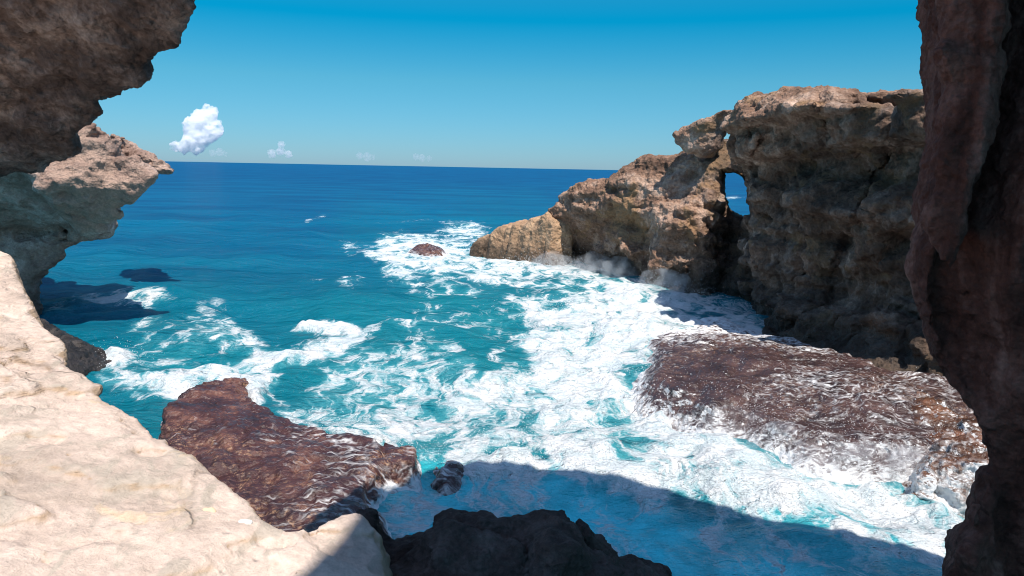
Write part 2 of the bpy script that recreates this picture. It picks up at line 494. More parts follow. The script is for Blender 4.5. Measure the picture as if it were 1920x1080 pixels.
def reef_material(name, c1, c2, c3, foam, rot, stretch, scale, cascade=False, flecks=0.3):
    """wet mussel-brown rock with white water running over it"""
    t = NT(name)
    g = t.n("NewGeometry")
    pos = g.outputs["Position"]
    n1 = t.noise(pos, 0.9, 8, 0.65, 0.4)
    mus = t.vor(pos, 9.0)
    col = t.ramp(t.math('ADD', t.math('MULTIPLY', n1, 0.75), t.math('MULTIPLY', t.noise(pos, 6, 6, 0.7), 0.25)), [(0.36, c1), (0.5, c2), (0.66, c3)])
    fleck = t.math('MULTIPLY', t.mr(t.noise(pos, 7.0, 6, 0.75), 0.52, 0.62), t.mr(t.noise(pos, 0.45, 4, 0.6), 0.46, 0.6))
    col = t.mix(t.math('MULTIPLY', fleck, flecks), col, (0.36, 0.21, 0.12))
    wp = t.n("TexNoise", {"Vector": pos, "Scale": 0.5, "Detail": 4}).outputs["Color"]
    warp = t.n("VectorMath", {0: pos, 1: t.n("VectorMath", {0: wp, 1: (2.2, 2.2, 0.0)}, operation='MULTIPLY').outputs[0]}, operation='ADD').outputs[0]
    q = t.scale(warp, (scale, scale * stretch, scale), (0, 0, rot))
    lace = t.vor(q, 1.0, 'DISTANCE_TO_EDGE')
    lace2 = t.vor(q, 2.3, 'DISTANCE_TO_EDGE')
    nn = t.noise(q, 1.5, 8, 0.7, 0.4)
    big = t.noise(pos, 0.32, 4, 0.6)
    f_at = t.n("Attribute", attribute_name="foam").outputs["Fac"]
    dens = t.math('ADD', f_at, t.math('MULTIPLY', t.math('SUBTRACT', big, 0.5), 0.9))
    v = t.math('ADD', dens, t.math('MULTIPLY', t.math('SUBTRACT', nn, 0.5), 1.5))
    v = t.math('SUBTRACT', v, t.math('MULTIPLY', lace, 0.9))
    v = t.math('SUBTRACT', v, t.math('MULTIPLY', lace2, 0.5))
    fm = t.mr(v, -0.04, 0.5)
    if cascade:
        nz = t.n("SeparateXYZ", {0: g.outputs["True Normal"]}).outputs[2]
        steep = t.mr(nz, 0.35, 0.75, 1.0, 0.0)
        strk = t.noise(t.scale(pos, (3.2, 3.2, 0.35)), 1.0, 8, 0.7, 0.3)
        cs = t.math('MULTIPLY', steep, t.mr(t.math('ADD', strk, t.math('MULTIPLY', f_at, 0.25)), 0.44, 0.6))
        fm = t.math('MAXIMUM', fm, cs)
    col = t.mix(fm, col, (0.70, 0.70, 0.71))
    t.set(t.p.inputs["Base Color"], col)
    t.set(t.p.inputs["Roughness"], t.math('MULTIPLY_ADD', fm, 0.5, 0.27))
    hgt = t.math('ADD', t.math('MULTIPLY', mus, -0.6), t.math('MULTIPLY', t.noise(pos, 5, 8, 0.7), 1.4))
    hgt = t.math('ADD', hgt, t.math('MULTIPLY', fm, 0.25))
    t.set(t.p.inputs["Normal"], t.bump(hgt, 0.6, 0.09))
    return t.m
M_reef = reef_material("reef_brown", (0.026, 0.011, 0.010), (0.062, 0.024, 0.021), (0.19, 0.085, 0.058), 0.2, -0.45, 3.4, 1.1, flecks=0.85)
M_shelf = reef_material("shelf_mussels", (0.022, 0.013, 0.013), (0.055, 0.030, 0.028), (0.11, 0.062, 0.055), 0.5, 0.9, 1.9, 1.9, cascade=True)
M_rust = reef_material("rust_rock", (0.03, 0.014, 0.009), (0.085, 0.036, 0.020), (0.22, 0.10, 0.06), 0.3, 0.2, 1.5, 1.2, cascade=True)

# ------------------------------------------------------------------ the sea
GW, GH = 640, 360
gx, gy = np.meshgrid((np.arange(GW) + .5) * 3, (np.arange(GH) + .5) * 3, indexing='xy')
foam = np.zeros((GH, GW), F32)
aer = np.zeros((GH, GW), F32)
milk = np.zeros((GH, GW), F32)
wob = fbm(gx / 60, gy / 30, gx * 0, 4, 5) * 22

def paint(arr, pts, val, feather, mode='poly', width=0):
    if mode == 'poly': d = poly_sdf(gx, gy, pts)
    else: d = line_dist(gx, gy, pts) - width
    m = sstep(feather * 1.3, -feather * 1.3, d + 1.8 * wob * min(1, feather / 22))
    np.maximum(arr, m * val, out=arr)

# main surf from the rock point down along the shelf to the bottom right
paint(foam, [(700, 455), (760, 440), (890, 432), (890, 470), (1010, 462), (1215, 515), (1310, 540), (1330, 580), (1240, 640), (1200, 690), (1260, 775), (1400, 850), (1500, 890), (1900, 900), (1900, 1100), (1700, 1060), (1560, 1010), (1330, 960), (1200, 930), (1050, 890), (1000, 820), (985, 720), (975, 640), (985, 560), (1080, 545), (930, 528), (800, 515), (720, 495)], 0.73, 26)
paint(foam, [(1010, 490), (1215, 530), (1300, 590), (1200, 700), (1280, 790), (1500, 890), (1850, 900), (1800, 990), (1500, 940), (1250, 890), (1100, 780), (1060, 650), (1130, 560), (1000, 520)], 0.94, 40)
# lace between the two reefs
paint(foam, [(560, 745), (640, 650), (850, 645), (900, 700), (1000, 640), (1040, 860), (900, 870), (800, 855), (690, 835), (590, 810), (500, 775)], 0.50, 30)
paint(foam, [(480, 770), (560, 775), (640, 805), (790, 850), (860, 850), (900, 830), (880, 880), (760, 862), (600, 822)], 0.80, 14)
paint(foam, [(840, 850), (960, 830), (1050, 870), (1000, 900), (860, 900)], 0.85, 18)
# broad streak on the left
paint(foam, [(190, 712), (330, 690), (470, 655), (560, 640), (690, 630), (660, 660), (560, 680), (500, 720), (400, 735), (330, 750), (300, 735)], 0.78, 18)
paint(foam, [(340, 745), (400, 720), (470, 700), (540, 690), (480, 770), (440, 740)], 0.8, 12)
paint(foam, [(175, 685), (205, 650), (270, 660), (220, 700)], 0.8, 14)
paint(foam, [(200, 665), (225, 635), (275, 608), (300, 600)], 0.62, 10, 'line', 5)
paint(foam, [(350, 590), (430, 585), (470, 625), (560, 640), (540, 660), (400, 660), (360, 620)], 0.50, 22)
paint(foam, [(200, 700), (260, 620), (380, 600), (470, 640), (330, 690)], 0.36, 20)
paint(foam, [(60, 575), (110, 572), (150, 560), (240, 555), (330, 566)], 0.72, 9, 'line', 6)
paint(foam, [(130, 558), (230, 548), (320, 562)], 0.55, 8, 'line', 5)
paint(foam, [(540, 622), (570, 604), (640, 602), (680, 618), (672, 632), (600, 628)], 1.0, 6)
# small far patches
paint(foam, [(590, 525), (640, 522), (675, 510), (690, 525), (650, 540)], 0.50, 12)
paint(foam, [(640, 455), (700, 445), (720, 470), (660, 470)], 0.42, 12)
paint(foam, [(690, 470), (720, 450), (800, 438), (880, 432)], 0.72, 9, 'line', 5)
paint(foam, [(690, 475), (740, 492), (830, 508), (960, 528), (1090, 550)], 0.78, 9, 'line', 7)
paint(foam, [(780, 525), (860, 535), (960, 560), (1000, 600)], 0.36, 16, 'line', 10)
paint(foam, [(700, 640), (830, 600), (960, 590)], 0.34, 22, 'line', 20)
paint(foam, [(575, 415), (608, 404)], 0.45, 4, 'line', 2)
paint(foam, [(1358, 372), (1400, 369)], 0.8, 3, 'line', 2)
paint(foam, [(700, 418), (800, 414), (880, 424)], 0.42, 5, 'line', 3)
# shaded pool at the bottom
paint(foam, [(690, 890), (860, 870), (1000, 880), (1000, 960), (860, 1000), (740, 1010), (690, 960)], 0.52, 24)
paint(foam, [(1000, 890), (1260, 930), (1560, 1010), (1760, 1060), (1700, 1100), (1180, 1100), (960, 1000)], 0.33, 24)
paint(foam, [(1200, 985), (1300, 1040), (1420, 1100)], 0.66, 22, 'line', 12)
paint(foam, [(1120, 920), (1180, 960), (1230, 1010)], 0.5, 16, 'line', 8)
# thinner water round the reefs and behind the shelf
paint(foam, [(1230, 540), (1350, 545), (1480, 620), (1620, 700), (1750, 740), (1700, 760), (1400, 640), (1290, 570)], 0.60, 16)
# aerated turquoise
paint(aer, [(690, 440), (1300, 430), (1900, 850), (1900, 1100), (640, 1100), (640, 900), (540, 760), (440, 690), (640, 560), (820, 560), (780, 510)], 0.6, 90)
paint(aer, [(820, 520), (960, 540), (1080, 560), (1000, 640), (900, 640), (760, 560)], 0.75, 40)
paint(aer, [(690, 870), (1050, 880), (1330, 950), (1760, 1060), (1700, 1100), (1000, 1100), (700, 1010)], 1.0, 40)
paint(aer, [(200, 690), (330, 590), (560, 640), (520, 760), (330, 760)], 0.45, 50)

paint(milk, [(690, 900), (780, 872), (900, 880), (1040, 880), (1130, 905), (1300, 960), (1500, 1030), (1600, 1110), (1200, 1110), (960, 1020), (760, 1020)], 0.95, 30)
paint(milk, [(1400, 950), (1900, 1040), (1900, 1110), (1500, 1110)], 0.45, 40)

def img_lookup(arr, px, py):
    u = np.clip(px / 3 - .5, 0, GW - 1.001); v = np.clip(py / 3 - .5, 0, GH - 1.001)
    i = u.astype(np.int32); j = v.astype(np.int32); fu = u - i; fv = v - j
    return arr[j, i] * (1 - fu) * (1 - fv) + arr[j, i + 1] * fu * (1 - fv) + arr[j + 1, i] * (1 - fu) * fv + arr[j + 1, i + 1] * fu * fv

def sea_height(x, y, r, fo):
    z = np.zeros(x.shape, F32)
    dr = r * r / 8 * 0.001 + r * 0.0012
    rg = np.random.default_rng(3)
    for k in range(30):
        lam = 1.1 * (16 / 1.1) ** (k / 29.0)
        th = math.radians(250 + rg.normal() * 38)
        a = 0.0085 * lam ** 0.7 * 1.35 * rg.uniform(0.5, 1.2)
        ph = rg.uniform(0, 6.28)
        kx, ky = math.cos(th) * 6.283 / lam, math.sin(th) * 6.283 / lam
        w = np.clip(lam / (dr * 4) - 0.5, 0, 1)
        s = np.sin(kx * x + ky * y + ph)
        z += a * w * (s + 0.25 * (s * s - 0.5) * 2)
    z *= 1.1
    zz = np.zeros_like(x)
    near = sstep(110, 60, r)
    b = 1 - np.abs(fbm(x / 2.6, y / 2.6, zz, 4, 2))
    lump = fbm(x / 1.1, y / 1.1, zz, 4, 8)
    z += near * sstep(0.45, 1.0, fo) * ((b - 0.75) * 0.75 + lump * 0.30 + fbm(x / 0.45, y / 0.45, zz, 3, 18) * 0.13 + 0.10)
    return z

NA = 1500
dep = np.concatenate([np.linspace(math.radians(82), math.radians(43.3), 40), np.linspace(math.radians(43), math.radians(1.2), 720), np.radians(np.geomspace(1.15, 0.008, 80))])
rr = CAM[2] / np.tan(dep)
aa = np.radians(np.concatenate([np.linspace(-95, -46.5, 130), np.linspace(-46, 46, NA - 260), np.linspace(46.5, 95, 130)]))
R_, A_ = np.meshgrid(rr.astype(F32), aa.astype(F32), indexing='ij')
sx, sy = (R_ * np.sin(A_)).ravel(), (R_ * np.cos(A_)).ravel()
ppx, ppy = project(sx, sy, np.zeros_like(sx))
s_foam = img_lookup(foam, ppx, ppy) * (np.abs(A_.ravel()) < 1.2); s_aer = img_lookup(aer, ppx, ppy); s_milk = img_lookup(milk, ppx, ppy)
sz = sea_height(sx, sy, R_.ravel(), s_foam)
NR = len(rr)
ii = (np.arange(NR - 1)[:, None] * NA + np.arange(NA - 1)[None, :]).ravel()
SQ = np.stack([ii, ii + 1, ii + NA + 1, ii + NA], 1)[:, ::-1]

def sea_material():
    t = NT("sea_water")
    pos = t.n("NewGeometry").outputs["Position"]
    fo = t.n("Attribute", attribute_name="foam").outputs["Fac"]
    ae = t.n("Attribute", attribute_name="aer").outputs["Fac"]
    y = t.n("SeparateXYZ", {0: pos}).outputs[1]
    deep = t.ramp(t.mr(y, 20, 420, 0, 1, False), [(0.0, (0.0, 0.138, 0.18)), (0.12, (0.0, 0.118, 0.215)), (0.3, (0.0, 0.105, 0.225)), (1.0, (0.0, 0.084, 0.205))])
    patch = t.noise(t.scale(pos, (0.03, 0.075, 0.05)), 1.0, 5, 0.6)
    deep = t.mix(t.mr(patch, 0.35, 0.65), deep, t.mix(1.0, deep, (1.0, 0.66, 0.76), 'MULTIPLY'))
    col = t.mix(t.math('MULTIPLY', ae, 0.85), deep, (0.004, 0.19, 0.22))
    mk = t.n("Attribute", attribute_name="milk").outputs["Fac"]
    mk = t.math('MULTIPLY', mk, t.mr(t.noise(pos, 0.35, 6, 0.62, 0.8), 0.3, 0.62, 0.35, 1.0))
    col = t.mix(mk, col, (0.07, 0.80, 0.92))
    # lace foam
    wc = t.n("TexNoise", {"Vector": pos, "Scale": 0.35, "Detail": 5, "Roughness": 0.6}).outputs["Color"]
    warp = t.n("VectorMath", {0: pos, 1: t.n("VectorMath", {0: wc, 1: (3.0, 3.0, 0.0)}, operation='MULTIPLY').outputs[0]}, operation='ADD').outputs[0]
    flat = t.n("VectorMath", {0: warp, 1: (1, 1, 0)}, operation='MULTIPLY').outputs[0]
    q = t.scale(flat, (1.0, 0.42, 1.0), (0, 0, -0.5))
    e1 = t.vor(q, 0.75, 'DISTANCE_TO_EDGE')
    e2 = t.vor(q, 2.4, 'DISTANCE_TO_EDGE')
    e3 = t.vor(t.scale(flat, (1.0, 0.6, 1.0), (0, 0, 0.3)), 5.0, 'DISTANCE_TO_EDGE')
    nn = t.noise(q, 1.3, 9, 0.68, 0.5)
    nb = t.noise(flat, 0.28, 4, 0.6)
    v = t.math('ADD', fo, t.math('MULTIPLY', t.math('SUBTRACT', nn, 0.5), 1.9))
    v = t.math('ADD', v, t.math('MULTIPLY', t.math('SUBTRACT', nb, 0.5), 0.9))
    v = t.math('SUBTRACT', v, t.math('MULTIPLY', t.math('MINIMUM', e1, 0.45), 1.25))
    v = t.math('SUBTRACT', v, t.math('MULTIPLY', t.math('MINIMUM', e2, 0.4), 0.7))
    v = t.math('SUBTRACT', v, t.math('MULTIPLY', t.math('MINIMUM', e3, 0.4), 0.4))
    v = t.math('ADD', v, 0.02)
    fm = t.mr(v, 0.02, 0.5)
    fm = t.math('MULTIPLY', fm, t.mr(fo, 0.03, 0.22))
    # translucent veil of bubbles under the lace
    veil = t.math('MULTIPLY', t.mr(v, -0.5, 0.3), t.mr(fo, 0.05, 0.6))
    col = t.mix(t.math('MULTIPLY', veil, 0.5), col, (0.10, 0.38, 0.42))
    fcol = t.mix(t.mr(t.noise(flat, 0.9, 6, 0.65), 0.35, 0.65), (0.58, 0.67, 0.70), (0.80, 0.81, 0.815))
    col = t.mix(fm, col, fcol)
    t.set(t.p.inputs["Base Color"], col)
    t.p.inputs["Roughness"].default_value = 0.8
    t.p.inputs["Specular IOR Level"].default_value = 0.0
    w1 = t.noise(t.scale(pos, (0.45, 1.0, 1)), 0.42, 7, 0.66, 0.0)
    w2 = t.noise(t.scale(pos, (0.6, 1.0, 1), (0, 0, 0.4)), 1.6, 5, 0.6, 0.2)
    w3 = t.noise(t.scale(pos, (0.3, 1.0, 1), (0, 0, 0.1)), 0.13, 4, 0.6)
    h = t.math('ADD', t.math('MULTIPLY', w1, 2.4), t.math('MULTIPLY', w2, 0.5))
    h = t.math('ADD', h, t.math('MULTIPLY', w3, 3.4))
    b = t.bump(h, 1.0, 0.55)
    fb = t.bump(t.math('ADD', t.math('MULTIPLY', fm, 0.6), t.math('MULTIPLY', t.noise(flat, 3.0, 9, 0.72), 0.8)), t.math('MULTIPLY', fm, 0.9), 0.22, b)
    t.set(t.p.inputs["Normal"], fb)
    gl = t.n("BsdfGlossy", {"Roughness": 0.18})
    t.set(gl.inputs["Normal"], b)
    fr = t.n("Fresnel", {"IOR": 1.33}); t.set(fr.inputs["Normal"], b)
    # wind-roughened water reflects far less at grazing angles than a flat sheet
    fac = t.math('MINIMUM', t.math('MULTIPLY', fr, 0.45), 0.13)
    fac = t.math('MULTIPLY', fac, t.math('MULTIPLY_ADD', fm, -0.9, 1.0))
    mx = t.n("MixShader"); t.set(mx.inputs[0], fac)
    t.t.links.new(t.p.outputs[0], mx.inputs[1]); t.t.links.new(gl.outputs[0], mx.inputs[2])
    t.t.links.new(mx.outputs[0], t.out.inputs[0])
    return t.m
M_sea = sea_material()
o = mesh_object("sea", np.stack([sx, sy, sz], 1).astype(float), SQ, M_sea, {"foam": s_foam, "aer": s_aer, "milk": s_milk}, base=np.zeros(3))
tag(o, kind="structure")

# ------------------------------------------------------------------ the headland with the arch
class Path:
    """a wall's line in plan; u runs along it, s is the depth behind it"""
    def __init__(self, pts):
        self.p = np.array(pts, float)
        self.e = self.p[1:] - self.p[:-1]
        self.l = np.linalg.norm(self.e, axis=1)
        self.c = np.concatenate([[0], np.cumsum(self.l)])
    def us(self, x, y):
        best = np.full(np.broadcast(x, y).shape, 1e12, F32); U_ = np.zeros_like(best); S_ = np.zeros_like(best)
        n = len(self.e)
        for k in range(n):
            t = self.e[k] / self.l[k]
            wx, wy = x - self.p[k, 0], y - self.p[k, 1]
            a = wx * t[0] + wy * t[1]
            c = t[0] * wy - t[1] * wx
            ac = np.clip(a, 0 if k else -1e9, self.l[k] if k < n - 1 else 1e9)
            d = np.hypot(a - ac, c)
            m = d < best
            best = np.where(m, d, best); U_ = np.where(m, self.c[k] + ac, U_); S_ = np.where(m, np.sign(c) * d, S_)
        return U_, S_
    def uz(self, px, py):
        """where the sight line through a photo point meets the wall"""
        d = ray(px, py)
        for k in range(len(self.e)):
            A = np.array([[d[0], -self.e[k][0]], [d[1], -self.e[k][1]]])
            t, q = np.linalg.solve(A, self.p[k])
            if -1e-6 <= q <= 1 + 1e-6 and t > 0:
                return self.c[k] + q * self.l[k], CAM[2] + d[2] * t
        raise ValueError((px, py))
    def U(self, px): return self.uz(px, 500)[0]
    def g2(self, u, z, px, py, su, sz):
        a, b = self.uz(px, py)
        return np.exp(-((u - a) / su) ** 2 - ((z - b) / sz) ** 2)

def wall_sdf(path, outline, front, thick, k=0.6):
    T = Table2D(outline)
    def f(X, Y, Z):
        u, q = path.us(X[:, :, 0], Y[:, :, 0])
        u = u[:, :, None]; q = q[:, :, None]
        sh = np.broadcast_shapes(u.shape, Z.shape)
        Fv = front(u, Z)
        d = smax(T(np.broadcast_to(u, sh), np.broadcast_to(Z, sh)), Fv - q, k)
        return smax(d, q - Fv - thick(u), k)
    return f

PR = Path([(-8.6, 75), (-3.7, 69), (2.85, 61.5), (9.45, 52.2), (17, 43)])               # seaward ramp
PM = Path([(9.4, 62), (12.0, 54.5), (13.2, 46.3), (14.1, 37.6), (15.9, 27.5), (20.5, 22.5), (30, 19)])   # main wall

top_r = [(1001, 440), (1012, 402), (1030, 356), (1060, 338), (1108, 329), (1135, 303), (1180, 287), (1230, 272), (1258, 256), (1284, 252), (1306, 268), (1316, 300)]
o_r = [PR.uz(*p) for p in top_r]
o_r = [(o_r[0][0] - 0.3, -2.5)] + o_r + [(o_r[-1][0] + 0.8, 6), (o_r[-1][0] + 0.8, -2.5)]
top_m = [(1240, 440), (1300, 310), (1356, 300), (1384, 262), (1394, 230), (1414, 191), (1450, 176), (1540, 167), (1640, 169), (1725, 177), (1800, 186), (1900, 198)]
o_m = [PM.uz(*p) for p in top_m]
u_end = o_m[-1][0]
o_m = [(o_m[0][0] - 0.3, -2.5)] + o_m + [(u_end + 6, 11.5), (u_end + 9, 8), (u_end + 10, -2.5)]

def front_r(u, z):
    f = 0.55 * np.clip(z - 4.6, 0, 9)
    low = sstep(PR.U(1240), PR.U(1185), u)
    f = f + 0.62 * np.clip(5.0 - 0.05 * (u - PR.U(1100)) - z, 0, 4.2) * low      # undercut flank
    f = f + 1.2 * PR.g2(u, z, 1140, 425, 3.0, 1.3) + 0.8 * PR.g2(u, z, 1065, 440, 2.2, 1.3)
    # buttress running down to the surf
    lean = PR.U(1214) + 0.55 * np.clip(z, 0, 9)
    f = f - 1.0 * np.exp(-((u - lean) / 1.5) ** 2) * sstep(8, 4, z)
    f = f - 1.1 * np.exp(-((u - (PR.U(1140) + 0.9 * (3.0 - z))) / 0.9) ** 2) * sstep(4.2, 2.5, z)
    # the slab that hangs over the ridge's flank
    f = f - 0.5 * sstep(PR.U(1100), PR.U(1115), u) * sstep(PR.U(1200), PR.U(1150), u) * sstep(6.6, 6.9, z) * sstep(8.6, 7.6, z)
    return f

def front_m(u, z):
    uc = PM.U(1335)
    f = 2.4 * PM.g2(u, z, 1325, 440, 4.0, 4.5)
    blk = sstep(PM.U(1350), PM.U(1440), u)
    f = f - blk * (1.7 * sstep(8.1, 8.5, z - 0.05 * (u - uc)) + 1.0 * sstep(9.9, 10.2, z - 0.03 * (u - uc)))
    f = f + 1.6 * sstep(10.6, 12.4, z)
    f = f - 0.5 * blk * sstep(6.6, 6.9, z + 0.04 * (u - uc))
    ap = sstep(PM.U(1400), PM.U(1520), u)
    f = f - ap * 2.4 * np.clip((4.2 - z) / 4.2, 0, 1.2) ** 2
    f = f + ap * 1.1 * PM.g2(u, z, 1560, 520, 5.0, 1.6)
    f = f + 0.8 * PM.g2(u, z, 1640, 330, 3.0, 0.8)
    return f

hole_px = [(1355, 316), (1378, 322), (1394, 328), (1396, 352), (1398, 372), (1410, 398), (1413, 406), (1396, 405), (1384, 397), (1370, 380), (1362, 362), (1359, 340)]
HY = 44.5
hole_xz = [tuple(at_y(p[0], p[1], HY)[[0, 2]]) for p in hole_px]
hdir = ray(1382, 365); hdir = hdir / hdir[1]
Th = Table2D(hole_xz, 4.0, 0.05)
S_r = wall_sdf(PR, o_r, front_r, lambda u: 4.0 + 3.0 * sstep(PR.U(1060), PR.U(1200), u) - 2.5 * sstep(PR.U(1270), PR.U(1330), u), 0.6)
S_m = wall_sdf(PM, o_m, front_m, lambda u: 4.0 + 6 * sstep(PM.U(1450), PM.U(1600), u), 0.8)

def arch_sdf(X, Y, Z):
    d = smin(S_r(X, Y, Z), S_m(X, Y, Z), 0.5)
    sh = d.shape
    hx = np.broadcast_to(X - hdir[0] * (Y - HY), sh); hz = np.broadcast_to(Z - hdir[2] * (Y - HY), sh)
    hd = Th(hx, hz) - 0.12
    hd = np.where(np.broadcast_to((Y > 38) & (Y < 75), sh), hd, 5.0)
    return smax(d, -hd, 0.35)

def arch_noise(x, y, z, seed, **k):
    ramp_ = sstep(44, 50, y - 0.6 * (x - 12))          # the seaward ramp is a smoother slab
    return rock_noise(x, y, z, seed, **k) * (1 - 0.65 * sstep(10.0, 11.6, z)) * (1 - 0.45 * ramp_)
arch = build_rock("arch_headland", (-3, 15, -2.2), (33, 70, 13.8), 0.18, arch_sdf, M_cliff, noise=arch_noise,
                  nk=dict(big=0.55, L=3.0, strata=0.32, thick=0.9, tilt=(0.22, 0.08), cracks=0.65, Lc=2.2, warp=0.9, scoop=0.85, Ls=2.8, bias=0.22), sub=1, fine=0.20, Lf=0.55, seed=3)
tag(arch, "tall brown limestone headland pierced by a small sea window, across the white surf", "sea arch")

pt = [(884, 474), (888, 455), (893, 440), (903, 437), (915, 424), (940, 413), (960, 414), (975, 410), (1000, 398), (1022, 394), (1040, 420), (1040, 480)]
out_pt = [PR.uz(*p) for p in pt]
out_pt = [(out_pt[0][0] - 0.6, -2)] + out_pt + [(out_pt[-1][0], -2)]
def point_noise(x, y, z, seed):
    u, s = PR.us(x, y)
    fl = 0.30 * (1 - 2 * np.abs(vnoise(u * 1.1, z * 0.12, s * 0.1, 4)))
    return fl + 0.35 * fbm(x / 2, y / 2, z / 2, 3, seed)
pr = build_rock("rock_point", (-10, 58, -2), (5, 80, 7), 0.14, wall_sdf(PR, out_pt, lambda u, z: -0.6 + 0.15 * z + 0 * u, lambda u: 3.5 + 0 * u, 0.5), M_point, noise=point_noise, sub=1, fine=0.10, Lf=0.5, seed=8)
tag(pr, "low fluted ochre rock point at the seaward tip of the arch headland", "rock")

bl = [(1246, 264), (1248, 246), (1260, 235), (1281, 227), (1302, 215), (1322, 209), (1342, 202), (1330, 224), (1322, 246), (1316, 276), (1300, 296), (1275, 292)]
out_bl = [PR.uz(*p) for p in bl]
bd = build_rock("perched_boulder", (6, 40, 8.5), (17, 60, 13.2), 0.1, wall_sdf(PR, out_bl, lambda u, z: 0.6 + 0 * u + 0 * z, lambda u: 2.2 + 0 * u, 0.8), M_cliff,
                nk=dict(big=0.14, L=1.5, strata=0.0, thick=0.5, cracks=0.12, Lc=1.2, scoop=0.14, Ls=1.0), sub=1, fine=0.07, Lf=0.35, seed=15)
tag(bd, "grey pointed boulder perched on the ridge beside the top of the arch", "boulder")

# ------------------------------------------------------------------ left headland and its spur
def plane_rock(name, outline_px, y0, front, back, lo, hi, h, mat, k=0.6, skew=0.0, grow=0.0, ref=None, **kw):
    pts = []
    for p in outline_px:
        yy = y0
        for _ in range(6):
            w_ = at_y(p[0], p[1], yy)
            yy = 0.5 * yy + 0.5 * float((ref or front)(np.float64(w_[0]), np.float64(w_[2])))
        pts.append((w_[0], w_[2]))
    T = Table2D(pts, 3.0, max(0.03, h / 2))
    def f(X, Y, Z):
        Fv = front(X, Z)
        sh = np.broadcast_shapes(X.shape, Y.shape, Z.shape)
        # the flank turns away as it goes back
        Xs = X + skew * np.maximum(Y - Fv, 0)
        d2 = T(np.broadcast_to(Xs, sh), np.broadcast_to(Z, sh)) / math.sqrt(1 + skew * skew) - grow
        d = smax(d2, Fv - Y, k)
        return smax(d, Y - back(X, Z), k)
    return build_rock(name, lo, hi, h, f, mat, **kw)

hl = [(-400, 100), (60, 110), (150, 190), (176, 213), (190, 240), (232, 258), (258, 276), (280, 300), (288, 335), (282, 357), (255, 378), (200, 420), (175, 438), (120, 466), (98, 488), (86, 512), (70, 532), (84, 560), (66, 577), (20, 590), (-400, 620)]
def hl_front(X, Z):
    zt = 6.7 + 2.2 * sstep(-20.8, -22.6, X) + 0 * Z
    return 33.5 + 1.35 * np.clip(zt - Z, 0, 4.6) - 0.35 * np.clip(zt - Z, 0, 0.6) + 0.25 * np.clip(Z - 8.5, 0, 5) + 0.35 * np.clip(X + 20, -3, 4)
ho = plane_rock("left_headland".replace("left_", "cove_"), hl, 36.0, hl_front, lambda X, Z: 44 + 0 * X, (-38, 31, -1.6), (-15, 46, 13), 0.16, M_knob, k=0.5, skew=0.75,
                nk=dict(big=0.4, L=2.6, strata=0.15, thick=0.6, tilt=(-0.25, 0.1), cracks=0.35, Lc=1.6, warp=0.8, scoop=0.5, Ls=1.7), sub=1, fine=0.13, Lf=0.5, seed=31)
tag(ho, "undercut headland across the cove, sunlit pale top over a dark sloping underside", "cliff")
sp = [(225, 250), (252, 268), (270, 278), (295, 292), (312, 302), (326, 320), (322, 329), (290, 330), (270, 322), (230, 330)]
so = plane_rock("rock_spur", sp, 46.0, lambda X, Z: 45.0 + 0 * X, lambda X, Z: 50 + 0 * X, (-27, 43, 5), (-18, 52, 11), 0.12, M_knob, k=0.6, skew=0.75,
                nk=dict(big=0.3, L=1.8, strata=0.1, thick=0.4, cracks=0.3, Lc=1.0, scoop=0.35, Ls=1.0), sub=1, fine=0.12, Lf=0.35, seed=37)
tag(so, "small rugged rock spur jutting out behind the sunlit cove headland, over open sea", "rock")

# ------------------------------------------------------------------ cave mouth round the camera
oh = [(-900, -700), (450, -700), (415, -60), (372, -12), (345, 20), (322, 52), (300, 84), (292, 112), (278, 128), (248, 150), (214, 178), (206, 190), (182, 207), (168, 222), (150, 252), (136, 285), (118, 308), (60, 318), (0, 322), (-120, 330), (-900, 360)]
def oh_front(X, Z):
    return 6.2 + 1.05 * np.clip(11.8 - Z, -1.5, 6) + 0 * X
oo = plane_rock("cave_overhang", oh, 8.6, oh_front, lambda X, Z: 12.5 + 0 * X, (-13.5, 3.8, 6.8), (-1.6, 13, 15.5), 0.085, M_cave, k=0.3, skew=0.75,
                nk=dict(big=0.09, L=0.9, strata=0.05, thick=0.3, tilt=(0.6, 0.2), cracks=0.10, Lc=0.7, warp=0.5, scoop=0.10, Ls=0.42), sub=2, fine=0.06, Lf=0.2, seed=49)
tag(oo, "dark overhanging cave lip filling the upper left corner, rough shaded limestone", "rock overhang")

# sunlit ledge: a tilted bench with a ragged rim
LED = lambda x, y: 5.70 + 0.25 * (-x - 1.2)
def at_ledge(px, py):
    d = ray(px, py)
    t = (5.70 - 0.30 - 8.0) / (d[2] + 0.25 * d[0])
    return CAM + d * t
rim = [(-60, 455), (5, 480), (20, 520), (58, 578), (75, 605), (112, 640), (118, 685), (150, 700), (190, 722), (232, 750), (262, 772), (285, 800), (302, 832), (350, 852), (385, 885), (420, 912), (450, 938), (480, 975), (530, 999), (590, 990), (630, 975), (668, 962), (690, 985), (720, 1010), (730, 1100)]
rim_xy = [tuple(at_ledge(*p)[:2]) for p in rim]
rim_xy += [(-0.3, 1.5), (-0.5, 0.3), (-9, -1.0), (-14, 5), (-12, 9.5)]
Tl = Table2D(rim_xy, 2.0, 0.03)
def ledge_sdf(X, Y, Z):
    sh = np.broadcast_shapes(X.shape, Y.shape)
    d2 = Tl(np.broadcast_to(X, sh), np.broadcast_to(Y, sh))
    under = 0.35 * np.clip(LED(X, Y) - 0.5 - Z, 0, 3)
    return smax(d2 + under - 0.06, Z - LED(X, Y), 0.10)
